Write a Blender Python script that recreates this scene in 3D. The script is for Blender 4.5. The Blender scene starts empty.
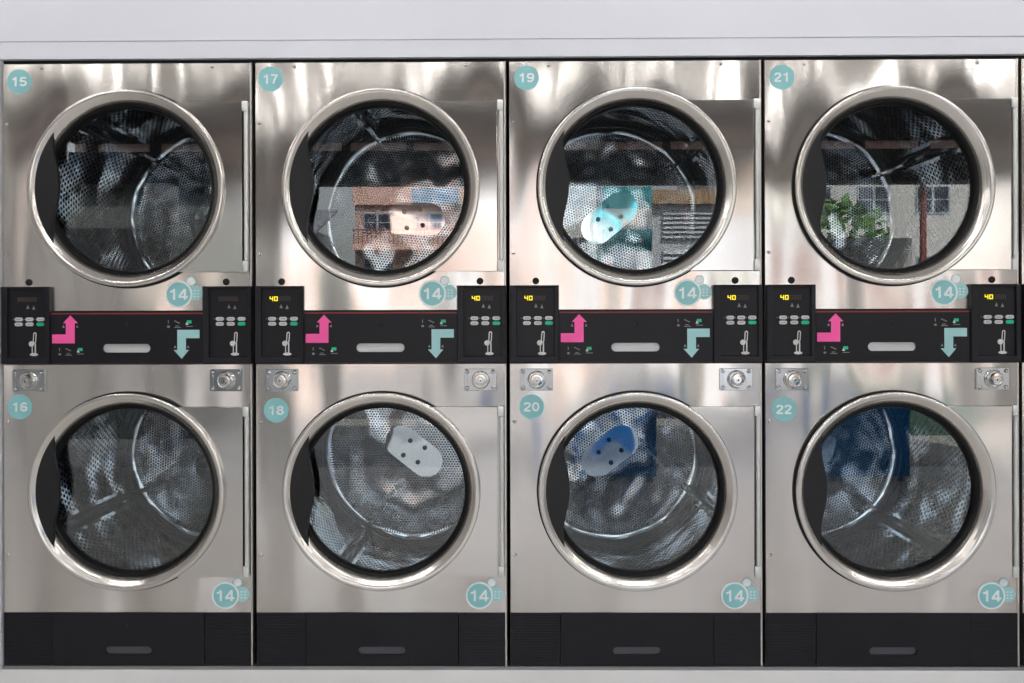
import bpy, bmesh, math, random
from mathutils import Vector, Matrix
PI = math.pi
S = 0.003145            # metres per photograph pixel on the dryers' front plane
C = bpy.context.scene.collection
sc = bpy.context.scene
F, CX, CD = 859.48, 1.6324, 2.7      # focal length (px), camera x, camera distance
TOPZ, MIDZ, BOTZ, FLOORZ = 0.8143, -0.1340, -1.0851, -1.235
W, PITCH = 0.79, 0.80
CEIL, FRONT = 1.80, -4.5

# ------------------------------------------------------------------ materials
def mat(name, color=(0.5, 0.5, 0.5), rough=0.5, metal=0.0, emit=None, estr=1.0, spec=None, coat=0):
    m = bpy.data.materials.new(name); m.use_nodes = True
    b = m.node_tree.nodes['Principled BSDF']
    b.inputs['Base Color'].default_value = (*color, 1)
    b.inputs['Roughness'].default_value = rough
    b.inputs['Metallic'].default_value = metal
    if spec is not None: b.inputs['Specular IOR Level'].default_value = spec
    if coat: b.inputs['Coat Weight'].default_value = coat
    if emit:
        b.inputs['Emission Color'].default_value = (*emit, 1)
        b.inputs['Emission Strength'].default_value = estr
    return m

def nn(m, t, **kw):
    n = m.node_tree.nodes.new(t)
    for k, v in kw.items():
        if k.startswith('i_'): n.inputs[k[2:].replace('_', ' ')].default_value = v
        else: setattr(n, k, v)
    return n
def lk(m, a, b): m.node_tree.links.new(a, b)
def pb(m): return m.node_tree.nodes['Principled BSDF']

def brushed(name, color, rough, aniso, wave, wscale, rot=0.0, grain=0.02, seed=True, stretch=(1, 1, 1)):
    """brushed stainless sheet: fine grain plus the slight buckling of thin sheet metal"""
    m = mat(name, color, rough, 1.0)
    tc = nn(m, 'ShaderNodeTexCoord')
    info = nn(m, 'ShaderNodeObjectInfo')
    add = nn(m, 'ShaderNodeVectorMath', operation='ADD')
    mul = nn(m, 'ShaderNodeVectorMath', operation='SCALE')
    comb = nn(m, 'ShaderNodeCombineXYZ')
    lk(m, info.outputs['Random'], comb.inputs[0]); lk(m, info.outputs['Random'], comb.inputs[2])
    lk(m, comb.outputs[0], mul.inputs[0]); mul.inputs['Scale'].default_value = 37.0 if seed else 0
    lk(m, tc.outputs['Object'], add.inputs[0]); lk(m, mul.outputs[0], add.inputs[1])
    mp = nn(m, 'ShaderNodeMapping'); mp.inputs['Scale'].default_value = stretch
    lk(m, add.outputs[0], mp.inputs[0])
    n1 = nn(m, 'ShaderNodeTexNoise', i_Scale=wscale, i_Detail=1.2, i_Roughness=0.35)
    lk(m, mp.outputs[0], n1.inputs['Vector'])
    b1 = nn(m, 'ShaderNodeBump', i_Strength=1.0, i_Distance=wave)
    lk(m, n1.outputs[0], b1.inputs['Height'])
    last = b1
    lk(m, last.outputs[0], pb(m).inputs['Normal'])
    # grain: very fine lines vary the roughness and the tint a touch
    mg = nn(m, 'ShaderNodeMapping'); mg.inputs['Scale'].default_value = (6, 6, 900)
    lk(m, tc.outputs['Object'], mg.inputs[0])
    n2 = nn(m, 'ShaderNodeTexNoise', i_Scale=1.0, i_Detail=2.0)
    lk(m, mg.outputs[0], n2.inputs['Vector'])
    mr = nn(m, 'ShaderNodeMapRange'); mr.inputs['From Min'].default_value = .3; mr.inputs['From Max'].default_value = .7
    mr.inputs['To Min'].default_value = rough - grain; mr.inputs['To Max'].default_value = rough + grain
    lk(m, n2.outputs[0], mr.inputs[0]); lk(m, mr.outputs[0], pb(m).inputs['Roughness'])
    if not grain: m.node_tree.links.remove(pb(m).inputs['Roughness'].links[0])
    if aniso:
        pb(m).inputs['Anisotropic'].default_value = aniso
        pb(m).inputs['Anisotropic Rotation'].default_value = rot
        tg = nn(m, 'ShaderNodeTangent', direction_type='UV_MAP')
        lk(m, tg.outputs[0], pb(m).inputs['Tangent'])
    return m

M = {}
M['panel'] = brushed('brushed_steel_panel', (.64, .615, .588), .19, .8, .075, 2.6, 0.0, .02, stretch=(1.6, 1, .38))
M['hinge_sheet'] = brushed('brushed_steel_hinge_sheet', (.62, .60, .58), .14, .5, .006, 3.0, 0.0, .02)
M['ring'] = brushed('polished_steel_ring', (.68, .655, .62), .21, 0, .003, 6.0, 0, 0)
M['drumsteel'] = brushed('drum_steel', (.74, .77, .80), .13, 0, .028, 7.0, 0, .0)
M['mirror'] = brushed('polished_hub_steel', (.86, .87, .88), .05, 0, .004, 5.0, 0, 0)
M['side'] = mat('cabinet_side', (.16, .13, .115), .45, .8)
M['trimsteel'] = mat('edge_trim', (.62, .60, .58), .35, 1)
M['black'] = mat('black_plastic', (.013, .013, .018), .4, spec=.22)
M['blackpanel'] = mat('black_panel_film', (.012, .012, .015), .35, spec=.2)
M['rubber'] = mat('black_rubber', (.006, .006, .007), .42, spec=.2)
M['handleblack'] = mat('handle_black', (.016, .016, .018), .4, spec=.25)
M['hole'] = mat('dark_hole', (.004, .004, .004), .8)
M['hinge'] = mat('hinge_aluminium', (.70, .72, .71), .38, .7)
M['chrome'] = mat('lock_chrome', (.66, .66, .64), .12, 1)
M['bluechrome'] = mat('lock_plate_steel', (.46, .48, .50), .16, 1)
M['screwsteel'] = mat('screw_steel', (.6, .57, .54), .22, 1)
M['teal'] = mat('sticker_teal', (.24, .53, .56), .45)
M['tealarrow'] = mat('arrow_teal', (.34, .60, .62), .5)
M['white'] = mat('sticker_white', (.80, .84, .85), .45)
M['pink'] = mat('arrow_pink', (.90, .10, .38), .5)
M['red'] = mat('red_line', (.20, .022, .018), .5)
M['button'] = mat('button_grey', (.56, .55, .56), .45)
M['buttonmark'] = mat('button_mark', (.25, .25, .26), .5)
M['green'] = mat('button_green', (.01, .46, .24), .4)
M['iconwhite'] = mat('icon_white', (.62, .62, .62), .4)
M['icongrey'] = mat('icon_grey', (.22, .22, .23), .5)
M['digit_on'] = mat('digit_on', (.1, .09, .0), .5, emit=(1.0, .78, .02), estr=1.0)
M['digit_off'] = mat('digit_off', (.055, .035, .028), .5)
M['digit_amber'] = mat('digit_unlit_amber', (.085, .06, .042), .5)
M['pocket'] = mat('grip_silver', (.62, .63, .64), .42, .25)
M['pocketdark'] = mat('grip_charcoal', (.07, .075, .09), .35)
M['letterwhite'] = mat('lettering_foil', (.97, .97, .97), .75, .65)
M['led'] = mat('led_amber', (.5, .3, .05), .5, emit=(1, .6, .1), estr=.5)

# louvred black base
m = M['louvre'] = mat('black_louvre', (.010, .010, .014), .38, spec=.2)
tc = nn(m, 'ShaderNodeTexCoord'); wv = nn(m, 'ShaderNodeTexWave', bands_direction='Z', i_Scale=38.0)
lk(m, tc.outputs['Object'], wv.inputs['Vector'])
bp = nn(m, 'ShaderNodeBump', i_Strength=.35, i_Distance=.002); lk(m, wv.outputs[0], bp.inputs['Height'])
lk(m, bp.outputs[0], pb(m).inputs['Normal'])

# perforated drum sheet: hexagonal holes laid out in metres on the UV map
def perforated(name, pitch, rad):
    m = brushed(name, (.68, .70, .73), .14, 0, .028, 6.0, 0, .0)
    uv = nn(m, 'ShaderNodeUVMap')
    def lattice(off):
        a = nn(m, 'ShaderNodeVectorMath', operation='DIVIDE'); a.inputs[1].default_value = (pitch, pitch * math.sqrt(3), 1)
        lk(m, uv.outputs[0], a.inputs[0])
        o = nn(m, 'ShaderNodeVectorMath', operation='ADD'); o.inputs[1].default_value = (off, off, 0)
        lk(m, a.outputs[0], o.inputs[0])
        f = nn(m, 'ShaderNodeVectorMath', operation='FRACTION'); lk(m, o.outputs[0], f.inputs[0])
        s = nn(m, 'ShaderNodeVectorMath', operation='SUBTRACT'); s.inputs[1].default_value = (.5, .5, 0); lk(m, f.outputs[0], s.inputs[0])
        k = nn(m, 'ShaderNodeVectorMath', operation='MULTIPLY'); k.inputs[1].default_value = (pitch, pitch * math.sqrt(3), 0); lk(m, s.outputs[0], k.inputs[0])
        l = nn(m, 'ShaderNodeVectorMath', operation='LENGTH'); lk(m, k.outputs[0], l.inputs[0])
        return l.outputs['Value']
    mn = nn(m, 'ShaderNodeMath', operation='MINIMUM'); lk(m, lattice(0), mn.inputs[0]); lk(m, lattice(.5), mn.inputs[1])
    lt = nn(m, 'ShaderNodeMath', operation='LESS_THAN'); lt.inputs[1].default_value = rad; lk(m, mn.outputs[0], lt.inputs[0])
    d = nn(m, 'ShaderNodeBsdfDiffuse'); d.inputs[0].default_value = (.008, .009, .011, 1)
    mx = nn(m, 'ShaderNodeMixShader'); lk(m, lt.outputs[0], mx.inputs[0]); lk(m, pb(m).outputs[0], mx.inputs[1]); lk(m, d.outputs[0], mx.inputs[2])
    lk(m, mx.outputs[0], m.node_tree.nodes['Material Output'].inputs['Surface'])
    return m
M['perf'] = perforated('perforated_drum_back', .0115, .0038)
M['perfside'] = perforated('perforated_drum_wall', .0199, .0060)

# door glass: clear pane with its real Fresnel reflection
def pane(name, tint=(.93, .96, .97), ior=1.55):
    m = bpy.data.materials.new(name); m.use_nodes = True; t = m.node_tree; t.nodes.clear()
    out = t.nodes.new('ShaderNodeOutputMaterial'); mx = t.nodes.new('ShaderNodeMixShader')
    tr = t.nodes.new('ShaderNodeBsdfTransparent'); gl = t.nodes.new('ShaderNodeBsdfGlossy'); fr = t.nodes.new('ShaderNodeFresnel')
    fr.inputs[0].default_value = ior; tr.inputs[0].default_value = (*tint, 1); gl.inputs['Roughness'].default_value = 0.0
    t.links.new(fr.outputs[0], mx.inputs[0]); t.links.new(tr.outputs[0], mx.inputs[1]); t.links.new(gl.outputs[0], mx.inputs[2])
    t.links.new(mx.outputs[0], out.inputs[0]); return m
M['glass'] = pane('door_glass', (.90, .93, .94), ior=1.74)

# painted surfaces
def noisy(name, c1, c2, scale, rough=.6, bump=0.0, detail=4, stretch=(1, 1, 1)):
    m = mat(name, c1, rough)
    tc = nn(m, 'ShaderNodeTexCoord'); mp = nn(m, 'ShaderNodeMapping'); mp.inputs['Scale'].default_value = stretch
    n = nn(m, 'ShaderNodeTexNoise', i_Scale=scale, i_Detail=detail)
    lk(m, tc.outputs['Object'], mp.inputs[0]); lk(m, mp.outputs[0], n.inputs['Vector'])
    r = nn(m, 'ShaderNodeMix', data_type='RGBA'); r.inputs[6].default_value = (*c1, 1); r.inputs[7].default_value = (*c2, 1)
    mr = nn(m, 'ShaderNodeMapRange'); mr.inputs['From Min'].default_value = .35; mr.inputs['From Max'].default_value = .65
    lk(m, n.outputs[0], mr.inputs[0]); lk(m, mr.outputs[0], r.inputs[0]); lk(m, r.outputs[2], pb(m).inputs['Base Color'])
    if bump:
        b = nn(m, 'ShaderNodeBump', i_Strength=.5, i_Distance=bump); lk(m, n.outputs[0], b.inputs['Height']); lk(m, b.outputs[0], pb(m).inputs['Normal'])
    return m
M['wall'] = noisy('painted_fascia', (.72, .745, .82), (.69, .715, .785), 1.2, .5)
M['jamb'] = noisy('painted_jamb', (.66, .66, .71), (.62, .62, .66), 2, .5)
M['plinth'] = noisy('painted_plinth', (.80, .80, .80), (.74, .74, .74), 3, .5)
M['floor'] = noisy('tiled_floor', (.72, .70, .67), (.64, .62, .60), 2.0, .35)
M['ceil'] = noisy('painted_ceiling', (.50, .49, .48), (.45, .44, .43), 1.5, .7)
M['roomwall'] = noisy('room_wall', (.55, .53, .51), (.48, .47, .46), 1.0, .6)
M['dark'] = mat('dark_shutter_box', (.03, .03, .033), .5)
M['tube'] = mat('tube_light', (.9, .9, .9), .4, emit=(1, .97, .93), estr=20)
M['tubeadded'] = mat('tube_light_added', (.9, .9, .9), .4, emit=(1, .97, .94), estr=40)
M['lampbody'] = mat('lamp_body', (.7, .7, .7), .4)
m = M['transom'] = mat('frosted_transom', (.78, .60, .54), .5)
tl = nn(m, 'ShaderNodeBsdfTranslucent'); tl.inputs[0].default_value = (.97, .80, .73, 1)
mx = nn(m, 'ShaderNodeMixShader'); mx.inputs[0].default_value = .95
lk(m, pb(m).outputs[0], mx.inputs[1]); lk(m, tl.outputs[0], mx.inputs[2]); lk(m, mx.outputs[0], m.node_tree.nodes['Material Output'].inputs['Surface'])
M['asphalt'] = noisy('asphalt', (.16, .16, .165), (.12, .12, .125), 3, .85)
M['pave'] = noisy('pavement', (.42, .41, .39), (.34, .33, .32), 2, .8)
M['pinkwall'] = noisy('pink_render', (.53, .385, .335), (.47, .335, .295), .6, .8)
M['pinktrim'] = mat('pink_trim', (.72, .46, .38), .7)
M['greywall'] = noisy('grey_render', (.38, .40, .43), (.30, .32, .34), .5, .8)
M['whitewall'] = noisy('white_render', (.62, .62, .60), (.5, .5, .49), .4, .8)
M['tin'] = mat('tin_roof', (.45, .47, .50), .4, .6)
M['rust'] = noisy('rusty_gutter', (.35, .19, .09), (.42, .36, .28), 3, .8, stretch=(6, 1, 1))
M['louvregrey'] = mat('grey_louvre', (.50, .53, .57), .6)
M['winglass'] = mat('far_window_glass', (.02, .03, .05), .1)
M['winframe'] = mat('far_window_frame', (.35, .38, .42), .5)
M['bluesign'] = mat('blue_board', (.12, .28, .50), .5)
M['leaf'] = noisy('leaves', (.07, .16, .04), (.12, .24, .07), 5, .7)
M['bark'] = mat('bark', (.12, .08, .05), .9)
M['blue'] = mat('blue_plastic', (.01, .20, .62), .35)
M['awning'] = mat('blue_canvas', (.02, .11, .30), .7)
M['tealfabric'] = mat('teal_canvas', (.04, .27, .31), .7)
M['whitefabric'] = mat('white_canvas', (.5, .5, .49), .7)
M['redpaint'] = mat('red_paint', (.26, .07, .06), .5)
M['greenpaint'] = mat('green_paint', (.05, .10, .08), .6)
M['kiosk'] = mat('kiosk_paint', (.11, .12, .12), .6)
M['metalgrey'] = mat('grey_metal', (.3, .3, .31), .4, .8)

# ------------------------------------------------------------------ mesh helpers
CACHE = {}
def finish(bm, name, mats, smooth=35, uv=True):
    bmesh.ops.recalc_face_normals(bm, faces=bm.faces[:]) if uv != 'keep' else None
    if uv is True:
        l = bm.loops.layers.uv.verify()
        for f in bm.faces:
            for lp in f.loops: lp[l].uv = (lp.vert.co.x, lp.vert.co.z)
    me = bpy.data.meshes.new(name); bm.to_mesh(me); bm.free()
    for q in mats: me.materials.append(M[q])
    if smooth:
        me.polygons.foreach_set('use_smooth', [True] * len(me.polygons))
        me.set_sharp_from_angle(angle=math.radians(smooth))
    return me
def box(bm, x0, x1, y0, y1, z0, z1, mi=0, bev=0.0, seg=2):
    vs = [bm.verts.new((x, y, z)) for x in (x0, x1) for y in (y0, y1) for z in (z0, z1)]
    q = [(0, 1, 3, 2), (4, 6, 7, 5), (0, 4, 5, 1), (2, 3, 7, 6), (0, 2, 6, 4), (1, 5, 7, 3)]
    fs = [bm.faces.new([vs[i] for i in f]) for f in q]
    for f in fs: f.material_index = mi
    if bev:
        es = list({e for f in fs for e in f.edges})
        bmesh.ops.bevel(bm, geom=es, offset=bev, segments=seg, affect='EDGES', profile=.5)
def prism(bm, pts, y0, y1, mi=0, bev=0.0):
    """pts: outline in (x, z); y0 = front"""
    a = [bm.verts.new((x, y0, z)) for x, z in pts]; b = [bm.verts.new((x, y1, z)) for x, z in pts]
    n = len(pts); f0 = bm.faces.new(a); f0.material_index = mi
    g = bm.faces.new(b[::-1]); g.material_index = mi
    for i in range(n):
        f = bm.faces.new((a[i], b[i], b[(i + 1) % n], a[(i + 1) % n])); f.material_index = mi
    if bev: bmesh.ops.bevel(bm, geom=list(f0.edges), offset=bev, segments=2, affect='EDGES', profile=.5)
def circ(cx, cz, r, n=32, a0=0, a1=2 * PI, end=False):
    k = n + 1 if end else n
    return [(cx + r * math.cos(a0 + (a1 - a0) * i / n), cz + r * math.sin(a0 + (a1 - a0) * i / n)) for i in range(k)]
def pill(x0, x1, z0, z1, n=10):
    r = (z1 - z0) / 2; zc = (z0 + z1) / 2
    return circ(x1 - r, zc, r, n, -PI / 2, PI / 2, True) + circ(x0 + r, zc, r, n, PI / 2, 3 * PI / 2, True)
def lathe(bm, prof, cx=0, cz=0, n=128, mi=0, closed=False):
    """revolve a profile of (radius, y) about the y axis through (cx, cz)"""
    rings = [[bm.verts.new((cx + r * math.cos(2 * PI * i / n), y, cz + r * math.sin(2 * PI * i / n))) for i in range(n)] for r, y in prof]
    k = len(prof)
    for j in range(k if closed else k - 1):
        a, b = rings[j], rings[(j + 1) % k]
        for i in range(n):
            f = bm.faces.new((a[i], a[(i + 1) % n], b[(i + 1) % n], b[i])); f.material_index = mi
    return rings
def link(name, me, parent=None, loc=(0, 0, 0), label=None):
    o = bpy.data.objects.new(name, me); C.objects.link(o); o.location = loc
    if parent is not None: o.parent = parent
    if label: o['label'] = label
    return o
def cached(key, name, mats, fn, smooth=35, uv=True):
    if key not in CACHE:
        bm = bmesh.new(); fn(bm); CACHE[key] = finish(bm, name, mats, smooth, uv)
    return CACHE[key]
def text_mesh(s, size, bold, mt):
    key = ('t', s, size, mt)
    if key not in CACHE:
        cu = bpy.data.curves.new('lettering', 'FONT'); cu.body = s; cu.size = size; cu.offset = bold * size
        cu.align_x = 'CENTER'; cu.align_y = 'CENTER'; cu.extrude = .0003
        o = bpy.data.objects.new('lettering', cu); C.objects.link(o)
        bpy.context.view_layer.update()
        me = bpy.data.meshes.new_from_object(o.evaluated_get(bpy.context.evaluated_depsgraph_get()))
        bpy.data.objects.remove(o); bpy.data.curves.remove(cu)
        me.transform(Matrix.Rotation(PI / 2, 4, 'X'))
        xs = [v.co.x for v in me.vertices]; zs = [v.co.z for v in me.vertices]
        me.transform(Matrix.Translation((-(min(xs) + max(xs)) / 2, 0, -(min(zs) + max(zs)) / 2)))
        me.materials.clear(); me.materials.append(M[mt]); CACHE[key] = me
    return CACHE[key]
def ell(cx, cy, rx, ry, a0=0, a1=360, n=22):
    return [(cx + rx * math.cos(math.radians(a0 + (a1 - a0) * i / n)), cy + ry * math.sin(math.radians(a0 + (a1 - a0) * i / n))) for i in range(n + 1)]
SIX = [[(.53, .78), (.47, .875), (.35, .912), (.22, .86), (.13, .70), (.105, .50), (.105, .34)], ell(.325, .315, .225, .23)]
GLYPH = {'0': [ell(.325, .5, .225, .415)], '1': [[(.38, 0), (.38, 1)], [(.38, .90), (.29, .80), (.13, .71)]],
         '2': [[(.105, .70), (.14, .83), (.24, .905), (.38, .905), (.50, .83), (.525, .70), (.46, .55), (.30, .36), (.15, .20), (.10, .10)], [(.07, .085), (.57, .085)]],
         '4': [[(.45, 0), (.45, 1)], [(.02, .265), (.64, .265)], [(.43, .95), (.25, .62), (.07, .30)]],
         '5': [[(.56, .912), (.14, .912)], [(.19, .95), (.15, .70), (.12, .47)], ell(.315, .325, .235, .24, 140, -155)],
         '6': SIX, '7': [[(.05, .912), (.57, .912)], [(.53, .90), (.38, .62), (.29, .32), (.24, 0)]],
         '8': [ell(.325, .725, .18, .19), ell(.325, .29, .225, .208)], '9': [[(.65 - x, 1 - y) for x, y in p] for p in SIX]}
def number_mesh(s, h, mt='white'):
    key = ('n', s, h)
    if key not in CACHE:
        bm = bmesh.new(); hw = .088; adv = .66; xs = 1.36
        for n, ch in enumerate(s):
            ox = (n - len(s) / 2) * adv + (.0)
            for st in GLYPH[ch]:
                closed = abs(st[0][0] - st[-1][0]) + abs(st[0][1] - st[-1][1]) < 1e-6; L = len(st); fr = []
                for i, p in enumerate(st):
                    a = st[i - 1] if i else (st[-2] if closed else p); b = st[i + 1] if i < L - 1 else (st[1] if closed else p)
                    d = Vector((b[0] - a[0], b[1] - a[1])).normalized(); nx, nz = -d.y * hw, d.x * hw
                    q = lambda sx, y: bm.verts.new(((p[0] + ox) * h * xs + sx * nx * h * 1.1, y, (p[1] + sx * nz - .5) * h))
                    fr.append([q(1, -.0004), q(-1, -.0004), q(-1, .0004), q(1, .0004)])
                for i in range(L - 1):
                    for j in range(4): bm.faces.new((fr[i][j], fr[i][(j + 1) % 4], fr[i + 1][(j + 1) % 4], fr[i + 1][j]))
                if not closed: bm.faces.new(fr[0]); bm.faces.new(fr[-1][::-1])
        CACHE[key] = finish(bm, 'sticker_number', [mt], 0)
    return CACHE[key]
def thing(name, label, cat, loc=(0, 0, 0), group=None, rz=0):
    o = bpy.data.objects.new(name, None); C.objects.link(o); o.location = loc; o.rotation_euler[2] = rz
    o.empty_display_size = .1; o['label'] = label; o['category'] = cat
    if group: o['group'] = group
    return o
def struct(name, bm, mats, smooth=0):
    o = link(name, finish(bm, name, mats, smooth)); o['kind'] = 'structure'; return o

# ------------------------------------------------------------------ the dryer
HW = W / 2
R_OUT, R_IN, R_GAS, R_GLASS = .3095, .290, .2705, .2585
HOLE = .283
DR, DY0, DY1 = .380, .105, .815      # drum radius, front and back

def X(u): return u * S - HW          # photograph pixels from the panel's left edge -> local x

def front_panel(bm, zt, zb, cz, cx):
    """sheet with a round opening, folded back at its edges"""
    n = 144; t = .0015
    rect = [(-HW + .001, zb), (HW - .001, zb), (HW - .001, zt), (-HW + .001, zt)]
    angs = sorted([2 * PI * i / n for i in range(n)] + [math.atan2(z - cz, x - cx) % (2 * PI) for x, z in rect])
    inner, outer = [], []
    for a in angs:
        c, s = math.cos(a), math.sin(a)
        k = min(((HW - .001 - cx) if c > 0 else (-HW + .001 - cx)) / c if abs(c) > 1e-9 else 1e9,
                ((zt - cz) if s > 0 else (zb - cz)) / s if abs(s) > 1e-9 else 1e9)
        outer.append((cx + k * c, cz + k * s)); inner.append((cx + HOLE * c, cz + HOLE * s))
    def rg(p, y): return [bm.verts.new((x, y, z)) for x, z in p]
    rr = [rg(inner, .018), rg(inner, 0), rg([((a[0] + b[0]) / 2, (a[1] + b[1]) / 2) for a, b in zip(inner, outer)], 0), rg(outer, 0), rg(outer, .02)]
    for a, b in zip(rr, rr[1:]):
        for i in range(len(angs)):
            j = (i + 1) % len(angs); bm.faces.new((a[i], a[j], b[j], b[i]))

def ring_profile():
    p = [(R_OUT - .006, .0), (R_OUT - .003, -.010), (R_OUT, -.018)]
    for i in range(7):           # rolled outer lip
        a = i / 6 * PI / 2; p.append((R_OUT - .006 + .006 * math.cos(a), -.0215 - .006 * math.sin(a)))
    p += [(R_OUT - .0115, -.0277), (R_OUT - .016, -.0262), (.2900, -.0222), (.2850, -.0188), (.2800, -.0144), (.2760, -.0095), (.2730, -.0035), (.2712, .0040), (.268, .010)]
    return p

def make_dryer(name, upper, k, rib, cap, label, number=None, numpos=(16, 17), display=True, text=None, extras=True):
    H = TOPZ - MIDZ if upper else MIDZ - BOTZ
    H -= .0012
    x0 = k * PITCH + HW; zb = MIDZ + .0012 if upper else BOTZ
    root = thing(name, label, 'dryer', (x0, 0, zb), 'stainless steel tumble dryers stacked in two rows')
    if upper: root['label'] = label
    def Z(v): return H - v * S
    tag = 'u' if upper else 'l'
    cx = .398 - HW; cz = H - (.3965 if upper else .399)
    zpan = Z(248) if upper else Z(248.6)
    P = lambda nm, key, mats, fn, par=root, **kw: link(nm, cached((tag, key), nm, mats, fn, **kw), par)
    # cabinet shell
    def cab(bm):
        t = .004; d = 1.02
        box(bm, -HW, -HW + t, .004, d, 0, H, 0); box(bm, HW - t, HW, .004, d, 0, H, 0)
        box(bm, -HW + t, HW - t, .004, d, 0, t, 0); box(bm, -HW + t, HW - t, .004, d, H - t, H, 0)
        box(bm, -HW + t, HW - t, d - t, d, t, H - t, 0)
    P('cabinet', 'cab', ['side'], cab, smooth=0)
    def et(bm): box(bm, HW - .0065, HW - .001, -.0035, .02, 0.0, H, 0, .001, 1)
    P('edge_trim', 'etrim', ['trimsteel'], et)
    P('front_panel', 'pan', ['panel'], lambda bm: front_panel(bm, H - .001, zpan, cz, cx), smooth=30)
    # inner surround between panel and drum
    def sur(bm): lathe(bm, [(.300, .006), (.300, .022), (.276, .026), (.276, .06), (.30, .085), (.372, .1), (.39, .1)], cx, cz)
    P('opening_collar', 'sur', ['trimsteel'], sur)
    # drum
    dr = link('drum', cached('drum', 'drum', ['drumsteel', 'perf', 'perfside'], build_drum, uv='keep'), root, (cx, 0, cz))
    dr.rotation_euler[1] = -math.radians(rib)
    for j in range(3):
        rbo = link('rib', cached('rib', 'rib', ['drumsteel'], build_rib), dr)
        rbo.rotation_euler[1] = -j * 2 * PI / 3
    hb = link('hub_plate', cached('hub', 'hub_plate', ['mirror'], build_hub), dr, label='polished unperforated plate with four bolts')
    hb.rotation_euler[1] = -math.radians(cap - rib)
    for sx in (-1, 1):
        for sz in (-1, 1):
            a = math.radians(cap - rib + 12); q = (.033 * sx, .033 * sz)
            link('bolt', cached('bolt', 'bolt', ['hole'], lambda bm: prism(bm, circ(0, 0, .0095, 12), DY1 - .010, DY1 - .003)), dr,
                 (q[0] * math.cos(a) - q[1] * math.sin(a), 0, q[0] * math.sin(a) + q[1] * math.cos(a)))
    if text:
        tx, tz, ta = text
        ra = math.radians(rib); p = (tx * math.cos(ra) + tz * math.sin(ra), -tx * math.sin(ra) + tz * math.cos(ra))
        t = link('lettering', text_mesh('american dryer', .027, .05, 'letterwhite'), dr, (p[0], DY1 - .004, p[1]), 'small pale slanted lettering')
        t.rotation_euler[1] = -math.radians(ta - rib)
    # door: ring with its parts
    def rg(bm): lathe(bm, ring_profile(), cx, cz, 160)
    door = P('door', 'ring', ['ring'], rg, smooth=50)
    door['label'] = 'round polished steel porthole door'
    def seal(bm): lathe(bm, [(.29, -.0005), (.3145, -.0005), (.3135, -.0075), (.305, -.0085), (.29, -.0075)], cx, cz, 128, closed=True)
    P('door_seal', 'seal', ['rubber'], seal, door)
    def gas(bm): lathe(bm, [(R_GAS + .0035, .010), (R_GAS + .0005, .0035), (R_GAS - .005, .0025), (R_GLASS + .002, .007), (R_GLASS, .014), (R_GLASS, .032), (R_GAS + .004, .032)], cx, cz, 128, closed=True)
    P('window_gasket', 'gas', ['rubber'], gas, door, smooth=50)
    def gl(bm): prism(bm, circ(cx, cz, R_GLASS + .001, 96), .021, .026)
    P('window_glass', 'glass', ['glass'], gl, door, smooth=30)
    def hs(bm):
        zt, zb_ = (Z(40.4), Z(209.7)) if upper else (Z(43.0), Z(212.3))
        r = .296; a1 = math.asin((zt - cz) / r); a2 = math.asin((zb_ - cz) / r)
        arc = [(cx + r * math.cos(a2 + (a1 - a2) * i / 40), cz + r * math.sin(a2 + (a1 - a2) * i / 40)) for i in range(41)]
        xr = X(242.2)
        prism(bm, [(xr, zb_), (xr, zt)] + arc[::-1], -.0125, -.0085, 0, .0008)
    P('hinge_plate', 'hs', ['hinge_sheet'], hs, door, smooth=20)
    def hb_(bm):
        zt, zb_ = (Z(39.6), Z(209.9)) if upper else (Z(42.2), Z(212.3))
        a, b = X(242.6), X(249.2)
        box(bm, a, b - .003, -.0175, -.006, zt - 10 * S, zt, 0, .0015); box(bm, a, b - .003, -.0175, -.006, zb_, zb_ + 11 * S, 0, .0015)
        lo, hi = zb_ + 11.4 * S, zt - 10.4 * S
        n = 12; r = .0072; xc = b - r - .002
        vs = [[bm.verts.new((xc + r * math.cos(2 * PI * i / n), -.011 + r * math.sin(2 * PI * i / n), z)) for i in range(n)] for z in (lo, hi)]
        for i in range(n): bm.faces.new((vs[0][i], vs[0][(i + 1) % n], vs[1][(i + 1) % n], vs[1][i]))
        bm.faces.new(vs[0][::-1]); bm.faces.new(vs[1])
        for z in (lo + .012, hi - .016): prism(bm, circ(xc, z, .004, 10), -.0195, -.017)
    P('hinge', 'hinge', ['hinge'], hb_, door)
    def handle(bm):
        ys = [57.5, 52, 45, 35, 26, 18, 9, 0, -9, -18, -27, -35, -45, -52, -57.5]
        xs = [-71, -72.2, -73, -72.6, -70.6, -68.6, -67.4, -67.2, -68, -69.8, -72, -73.4, -73.5, -72.8, -71.5]
        right = [(cx + x * S, cz + y * S) for x, y in zip(xs, ys)]
        aa = math.atan2(57.5, 71); r = .2905
        left = circ(cx, cz, r, 28, PI - aa, PI + aa, True)
        prism(bm, left[1:-1] + right[::-1], -.0195, -.006, 0, .0012)
    P('door_handle', 'handle', ['handleblack'], handle, door, smooth=30)['label'] = 'black crescent shaped pull'
    # screws
    scr = [(39.5, 4.2), (211.3, 3.6), (4, 60.7), (4, 191.5)] if upper else [(4.9, 58.1), (4.9, 191.5)]
    for u, v in scr:
        link('screw', cached('screw', 'screw', ['screwsteel'], lambda bm: lathe(bm, [(.0001, -.0045), (.003, -.004), (.0052, -.002), (.0058, 0)], n=14)), root, (X(u), 0, Z(v)))
    # black strip at the foot: side pieces or control modules, and the lint drawer between
    zt = Z(248) if upper else Z(248.6)
    zl = .002
    xa, xb = (X(49.0), X(202.3)) if upper else (X(49.8), X(202.5))
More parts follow.
